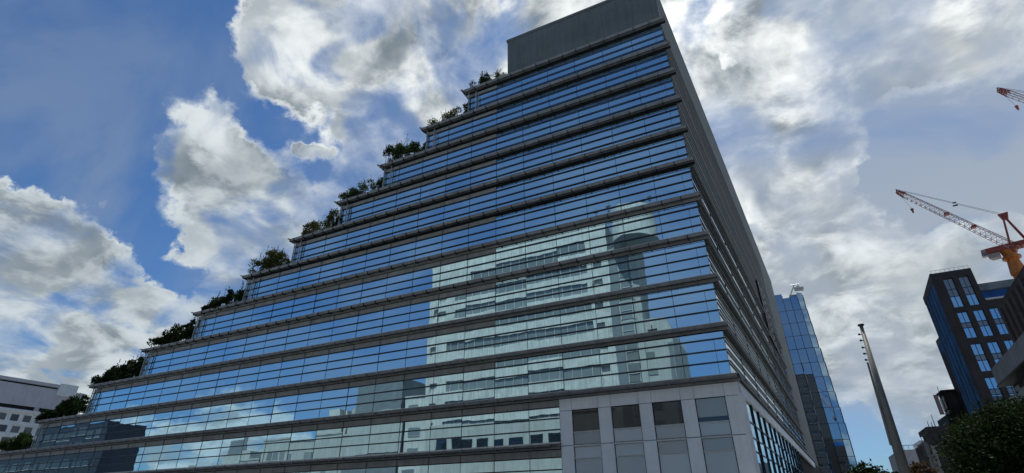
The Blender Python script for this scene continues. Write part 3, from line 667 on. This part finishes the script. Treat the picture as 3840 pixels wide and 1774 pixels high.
def crane(label, base, zroof, jroot, tip, apex, ang=0):
    o = root('tower_crane', label, 'crane', group='luffing tower cranes'); base = Vector(base); jroot = Vector(jroot); tip = Vector(tip); apex = Vector(apex)
    b = MB(); b.tube((base.x, base.y, zroof), base + Vector((0, 0, -1.2)), 1.0, .95, 8); b.build('mast', M_or, o)
    b = MB(); b.tube(base + Vector((0, 0, -1.2)), base + Vector((0, 0, 1.4)), 1.15, .78, 8); b.tube(base + Vector((0, 0, 1.4)), base + Vector((0, 0, 1.8)), 1.2, 1.2, 10); b.tube(base + Vector((0, 0, 1.8)), base + Vector((0, 0, 2.9)), .85, 1.05, 10); b.build('slewing_ring', M_or, o)
    d = (tip - jroot); d.z = 0; d.normalize(); s_ = Vector((-d.y, d.x, 0)); dk = base + Vector((0, 0, 3.0))
    b = MB(); c8 = []
    for z in (0, .75):
        for (a, e) in ((2.6, -.9), (2.6, .9), (-5.2, .9), (-5.2, -.9)): c8.append(dk + d * a + s_ * e + Vector((0, 0, z)))
    b.hexa(c8); b.build('machinery_deck', M_rd, o)
    b = MB(); c8 = []
    for z, g_ in ((.1, 0), (1.2, .15)):
        for (a, e) in ((3.3 - g_, -1.4), (3.3 - g_, -.5), (2.3, -.5), (2.3, -1.4)): c8.append(dk + d * a + s_ * e + Vector((0, 0, z)))
    b.hexa(c8); b.build('cab', M_wt, o)
    b = MB(); c8 = []
    for z in (-.9, -.1):
        for (a, e) in ((2.2, -.8), (2.6, .5), (1.1, .5), (1.1, -.8)): c8.append(dk + d * a + s_ * e + Vector((0, 0, z)))
    b.hexa(c8); b.build('operator_platform', M_wt, o)
    b = MB(); c8 = []
    for z in (.75, 2.3):
        for (a, e) in ((-3.0, -.9), (-3.0, .9), (-5.2, .9), (-5.2, -.9)): c8.append(dk + d * a + s_ * e + Vector((0, 0, z)))
    b.hexa(c8); b.build('counterweight', M_rd, o)
    b = MB()
    for e in (-.55, .55):
        b.tube(jroot + d * .9 + s_ * e, apex + s_ * e * .5, .16, .13, 5); b.tube(dk + d * -2.6 + s_ * e + Vector((0, 0, .7)), apex + s_ * e * .5, .13, .11, 5)
    for i in range(1, 6):
        q0 = (dk + d * -2.6 + Vector((0, 0, .7))).lerp(apex, i / 6); b.tube(q0 + s_ * .5 * (1 - i / 12), q0 - s_ * .5 * (1 - i / 12), .06, None, 4)
        q1 = (dk + d * -2.6 + Vector((0, 0, .7))).lerp(apex, (i - .8) / 6); b.tube(q1 + s_ * .5, q0 - s_ * .45, .05, None, 3)
    for i in range(1, 8):
        q0 = (jroot + d * .9).lerp(apex, i / 8); b.tube(q0 + s_ * .4, q0 - s_ * .4, .06, None, 4)
    b.build('tower_head', M_rd, o)
    b = MB(); c8 = []
    for z, g_ in ((-1.0, .25), (.1, .55)):
        for (a, e) in ((g_, -.35), (g_, .35), (-g_ - .2, .35), (-g_ - .2, -.35)): c8.append(apex + d * a + s_ * e + Vector((0, 0, z)))
    b.hexa(c8); b.build('sheave_block', M_rd, o)
    b = lattice(MB(), jroot.lerp(tip, .02), jroot.lerp(tip, .93), 1.15, .75, 22, .055); b.build('jib', M_wt, o)
    lattice(MB(), jroot, jroot.lerp(tip, .05), 1.2, 1.18, 2, .09).build('jib_foot', M_rd, o)
    lattice(MB(), jroot.lerp(tip, .93), tip, .75, .45, 3, .10).build('jib_head', M_rd, o)
    for f_ in (.33, .55):
        pc = jroot.lerp(tip, f_); b = MB(); b.box(pc.x - .32, pc.x + .32, pc.y - .4, pc.y + .4, pc.z + .1, pc.z + .5); b.build('jib_box', M_rd, o)
    b = MB()
    for e in (-.3, .3): b.tube(apex + s_ * e, tip + s_ * e * .6 + Vector((0, 0, .5)), .028, None, 4)
    b.tube(tip + Vector((0, 0, .5)), tip, .10, None, 5); b.build('pendant_rope', M_dark, o)
    b = MB(); hp = tip + Vector((1.2, .4, 0)); b.tube(tip, hp + Vector((0, 0, -3.8)), .02, None, 4); b.tube(hp + Vector((0, 0, -4.7)), hp + Vector((0, 0, -3.8)), .10, .26, 6); b.build('hook_block', M_rd, o)
    mid = apex.lerp(tip, .42); b = MB(); b.box(mid.x - .35, mid.x + .35, mid.y - .1, mid.y + .1, mid.z - .35, mid.z - .15); b.box(mid.x - .2, mid.x + .3, mid.y - .1, mid.y + .1, mid.z + .25, mid.z + .4); b.build('rope_spreader', M_dark, o)
    return o
crane('orange and red luffing tower crane on the roof behind the dark building', (40.9, 58.5, 36.1), 28.0, (42.0, 57.8, 38.6), (30.8, 61.4, 54.8), (42.1, 57.8, 45.0))
crane('second tower crane whose red jib tip reaches in high above the other crane', (62.5, 52.0, 44.0), 26.7, (61.5, 52.2, 47.0), (48.7, 55.1, 67.0), (62.6, 51.0, 53.0))

# ------------------------------------------------------------------ RIGHT: nearer balconied building
BB = root('balcony_building', 'brown building with pale slanting balcony bands at the right edge behind the dark tree', 'building')
M_br2 = mat('brown_render', (.055, .045, .045), .7, 0, .25, .6, .4)
M_bal = mat('pale_balcony', (.30, .31, .33), .7, 0, .12, .6, .2)
FB = ((19.4, 12.7), (-SD.x, -SD.y), (-SN.x, -SN.y))
MB().fbox(FB, 0.02, 40, -14, -.9, 0, 12.3).build('wall', M_br2, BB)
MB().fbox(((22.9, 16.8), (-SD.x, -SD.y), (-SN.x, -SN.y)), 0, 42, -14, 0, 0, 18.6).build('upper_block', M_br2, BB)
for j in range(12): MB().fbox(((22.9, 16.8), (-SD.x, -SD.y), (-SN.x, -SN.y)), .6 + j * 1.6, 1.1 + j * 1.6, 0, .12, 12.4, 18.2).build('wall_rib', mat('brown_rib', (.11, .085, .08), .7), BB)
for j in range(5):
    z = 11.0 - j * 2.6
    bo = MB().fbox(FB, 0, 38, -.12, 0, z, z + 1.35).build('balcony_panel', M_bal, BB)
    MB().fbox(FB, 0, 38, -1.0, .1, z - .12, z - .002).build('balcony_slab', M_dark, bo)
    b = MB()
    for q in range(12): b.fbox(FB, .3 + q * 3, 1.9 + q * 3, -.95, -.88, z - 1.4, z - .3)
    stuff(b.build('balcony_window', M_wing, BB))
    
# ------------------------------------------------------------------ small buildings far down the street
SB = root('glazed_penthouse', 'small dark framed penthouse with white panes beside the dark building', 'building')
P = lambda x, y, z: (x, y, z)
MB().box(28.6, 33, 72, 76, 0, 20.4).build('body', M_brown, SB)
FP = ((28.5, 75.8), (-SD.x, -SD.y), (-SN.x, -SN.y))
for j in range(2):
    for i in range(2): MB().fbox(FP, .15 + i * 1.9, 1.9 + i * 1.9, -.1, .06, 15.4 + j * 2.3, 17.4 + j * 2.3).build('white_pane', M_cap, SB)
MB().box(28.2, 33.2, 71.6, 76.3, 20.4, 20.7).build('roof', M_dark, SB)
SB = root('grey_building', 'grey stained building with antennas on its roof between the pole and the dark tree', 'building')
M_g2 = mat('stained_grey', (.11, .115, .13), .8, 0, .3, .5, .4)
MB().box(24.8, 30, 72.5, 80, 0, 14.2).build('wall', M_g2, SB); MB().box(24.4, 30.2, 72.2, 80.2, 14.2, 15.0).build('parapet', M_g2, SB)
MB().box(27.6, 31, 71, 79, 15.0, 16.6).build('penthouse', M_dark, SB)
for i in range(3): MB().box(26.0 + i * 1.3, 26.9 + i * 1.3, 72.3, 72.52, 9.0, 12.6).build('window', M_glassd, SB)
for i, (x, z, h) in enumerate(((25.0, 15, 1.0), (25.5, 15, .8), (25.9, 15, 2.0), (28.2, 16.6, 5.0), (29.2, 16.6, 1.0))):
    MB().tube((x, 73, z), (x, 73, z + h), .07, .04, 5).build('antenna', M_dark, SB)
MB().box(27.2, 27.8, 72.9, 73.1, 16.9, 20.2).build('roof_banner', mat('banner', (.5, .4, .4), .7), SB)
SB = root('narrow_block', 'narrow pale striped block left of the grey building', 'building')
for i, (x, z) in enumerate(((23.2, 12.6), (24.0, 11.9), (23.6, 10.6))): MB().box(x, x + .55, 71.8 - i * .2, 78, 0, z).build('pilaster', M_bal if i % 2 == 0 else M_cap, SB)
MB().box(22.9, 24.6, 72.6, 79, 0, 12.2).build('wall', M_g2, SB); MB().tube((23.3, 73, 12.2), (23.3, 73, 13.6), .05, None, 4).build('antenna', M_dark, SB)
FBG = root('distant_office', 'pale distant office with a roof railing seen low behind the tapered pole', 'building')
MB().box(26, 40, 120, 140, 0, 15.6).build('wall', mat('pale_grey_wall', (.36, .38, .40), .8), FBG); MB().box(31, 34, 121, 130, 15.6, 17.6).build('penthouse', M_cap, FBG)
b = MB()
for i in range(14): b.tube((26.3 + i, 120.2, 15.6), (26.3 + i, 120.2, 16.6), .06, None, 4)
b.box(26, 40, 120.15, 120.25, 16.5, 16.65); b.build('roof_railing', M_post, FBG)

# ------------------------------------------------------------------ tapered pole
PO = root('tapered_pole', 'tall tapered grey steel pole with a row of small knobs near its capped top', 'pole')
M_pole = mat('galvanised_pole', (.22, .225, .20), .5, .2, .12, 2, .2)
pb = Vector((6.78, -17.3, 0)); pt_ = Vector((7.02, -17.3, 9.2))
MB().tube(pb, pt_, .275, .07, 20).build('shaft', M_pole, PO, smooth=True)
q0 = pb.lerp(pt_, .45) + Vector((-.20, -.05, 0)); q1 = pb.lerp(pt_, .82) + Vector((-.17, -.05, 0))
MB().tube(q0, q1, .05, .04, 6).build('conduit', M_pole, PO)
MB().tube(pt_, pt_ + Vector((0, 0, .06)), .13, .13, 12).build('cap', M_dark, PO)
for i, f_ in enumerate((.955, .925, .89, .86, .83)):
    c = pb.lerp(pt_, f_); r_ = .275 + (.07 - .275) * f_; MB().tube(c + Vector((-r_ - .09, 0, 0)), c + Vector((-r_ - .09, 0, .07)), .045, .045, 8).tube(c + Vector((-r_ - .09, 0, .03)), c, .025, None, 4).build('knob', M_dark, PO)

# ------------------------------------------------------------------ LEFT building beyond the terraces
LB = root('hospital_block', 'pale block with rows of windows and a deep overhanging roof slab at the lower left', 'building')
LB['label'] = 'pale tiled block with rows of square windows under a blank grey top storey'
M_lw = mat('pale_tile', (.88, .92, .90), .7, 0, .06, .8, .1); M_lg = mat('grey_top', (.60, .60, .62), .7, 0, .06, .4, .1)
FL = ((-138.2, 0.0), (SD.x, SD.y), (SN.x, SN.y))
MB().fbox(FL, 1.5, 17.5, -20, 0, 0, 22.1).build('wall', M_lw, LB)
MB().fbox(FL, 1.5, 21.5, -20, .30, 22.9, 27.0).build('blank_storey', M_lg, LB)
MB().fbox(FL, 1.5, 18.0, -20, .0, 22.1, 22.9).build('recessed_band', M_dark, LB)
MB().fbox(FL, 1.5, 17.5, -.3, .35, 21.6, 22.15).build('parapet', M_lw, LB)
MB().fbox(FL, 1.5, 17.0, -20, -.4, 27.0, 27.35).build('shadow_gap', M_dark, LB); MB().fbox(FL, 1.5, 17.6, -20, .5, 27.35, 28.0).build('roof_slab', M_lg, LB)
MB().fbox(FL, 16.2, 19.6, -6, .6, 25.8, 28.3).build('end_box', M_lw, LB); MB().fbox(FL, 13.4, 14.2, -.1, .34, 22.0, 22.95).build('strut', M_cap, LB)
for j in range(8):
    z = 19.9 - j * 2.2
    MB().fbox(FL, 1.5, 17.5, 0, .16, z - .75, z - .05).build('tile_band', M_lw, LB)
    for i in range(7):
        s0 = 1.8 + i * 2.1 + (.9 if j % 2 else 0)
        wn_ = MB().fbox(FL, s0, s0 + 1.3, -.05, .03, z, z + 1.25).build('window', M_glz if (i + j) % 4 else M_wing, LB)

# ------------------------------------------------------------------ trees
def tree(name, label, base, crown_c, rad, nclump, per, lm, lsize, trunk_r=.3, flat=.7, cat='tree'):
    o = root(name, label, cat); base = Vector(base); cc = Vector(crown_c)
    tb = MB(); fork = base.lerp(cc, .55); tb.tube(base, fork, trunk_r, trunk_r * .7, 10); tr_ = tb.build('trunk', M_bark, o, smooth=True)
    lb = MB(); f = MB()
    for i in range(nclump):
        d = Vector((random.gauss(0, 1), random.gauss(0, 1), random.gauss(0, .8))); d.normalize()
        if d.z < -.5: d.z *= .4
        rr = random.uniform(.45, 1.0) ** .5; c = cc + Vector((d.x * rad[0], d.y * rad[1], d.z * rad[2])) * rr
        if i < nclump * .35: lb.tube(fork, c, trunk_r * .35, .03, 5, False)
        cr = random.uniform(.07, .20) * rad[0] + .12
        for j in range(per):
            e = Vector((random.gauss(0, 1), random.gauss(0, 1), random.gauss(0, .55))) * .5; p = c + e * cr * 1.3
            dd = (e.normalized() + Vector((random.gauss(0, .6), random.gauss(0, .6), random.gauss(0, .35)))).normalized() if e.length > .001 else Vector((0, 0, 1))
            f.leaf(p, dd, lsize * random.uniform(.6, 1.4), .42)
    lb.build('limb', M_bark, o); f.build('crown', lm, o); return o
tree('broadleaf_tree', 'large dark dense tree filling the lower right corner', (16.2, -1.2, 0), (16.2, -1.2, 4.3), (4.3, 4.0, 3.4), 620, 130, M_leafd, .17, .35)
tree('broadleaf_tree', 'small dark leafy tree at the foot of the glass tower beside the pole', (8.6, 14.5, 0), (8.7, 14.5, 4.3), (1.9, 1.6, 1.35), 60, 26, M_leafd, .30, .14)
tree('ornamental_tree', 'bronze green bushy tree between the pole and the narrow block', (18.9, 55, 0), (18.9, 55, 6.6), (1.5, 1.5, 1.7), 60, 40, M_leafr, .3, .16)
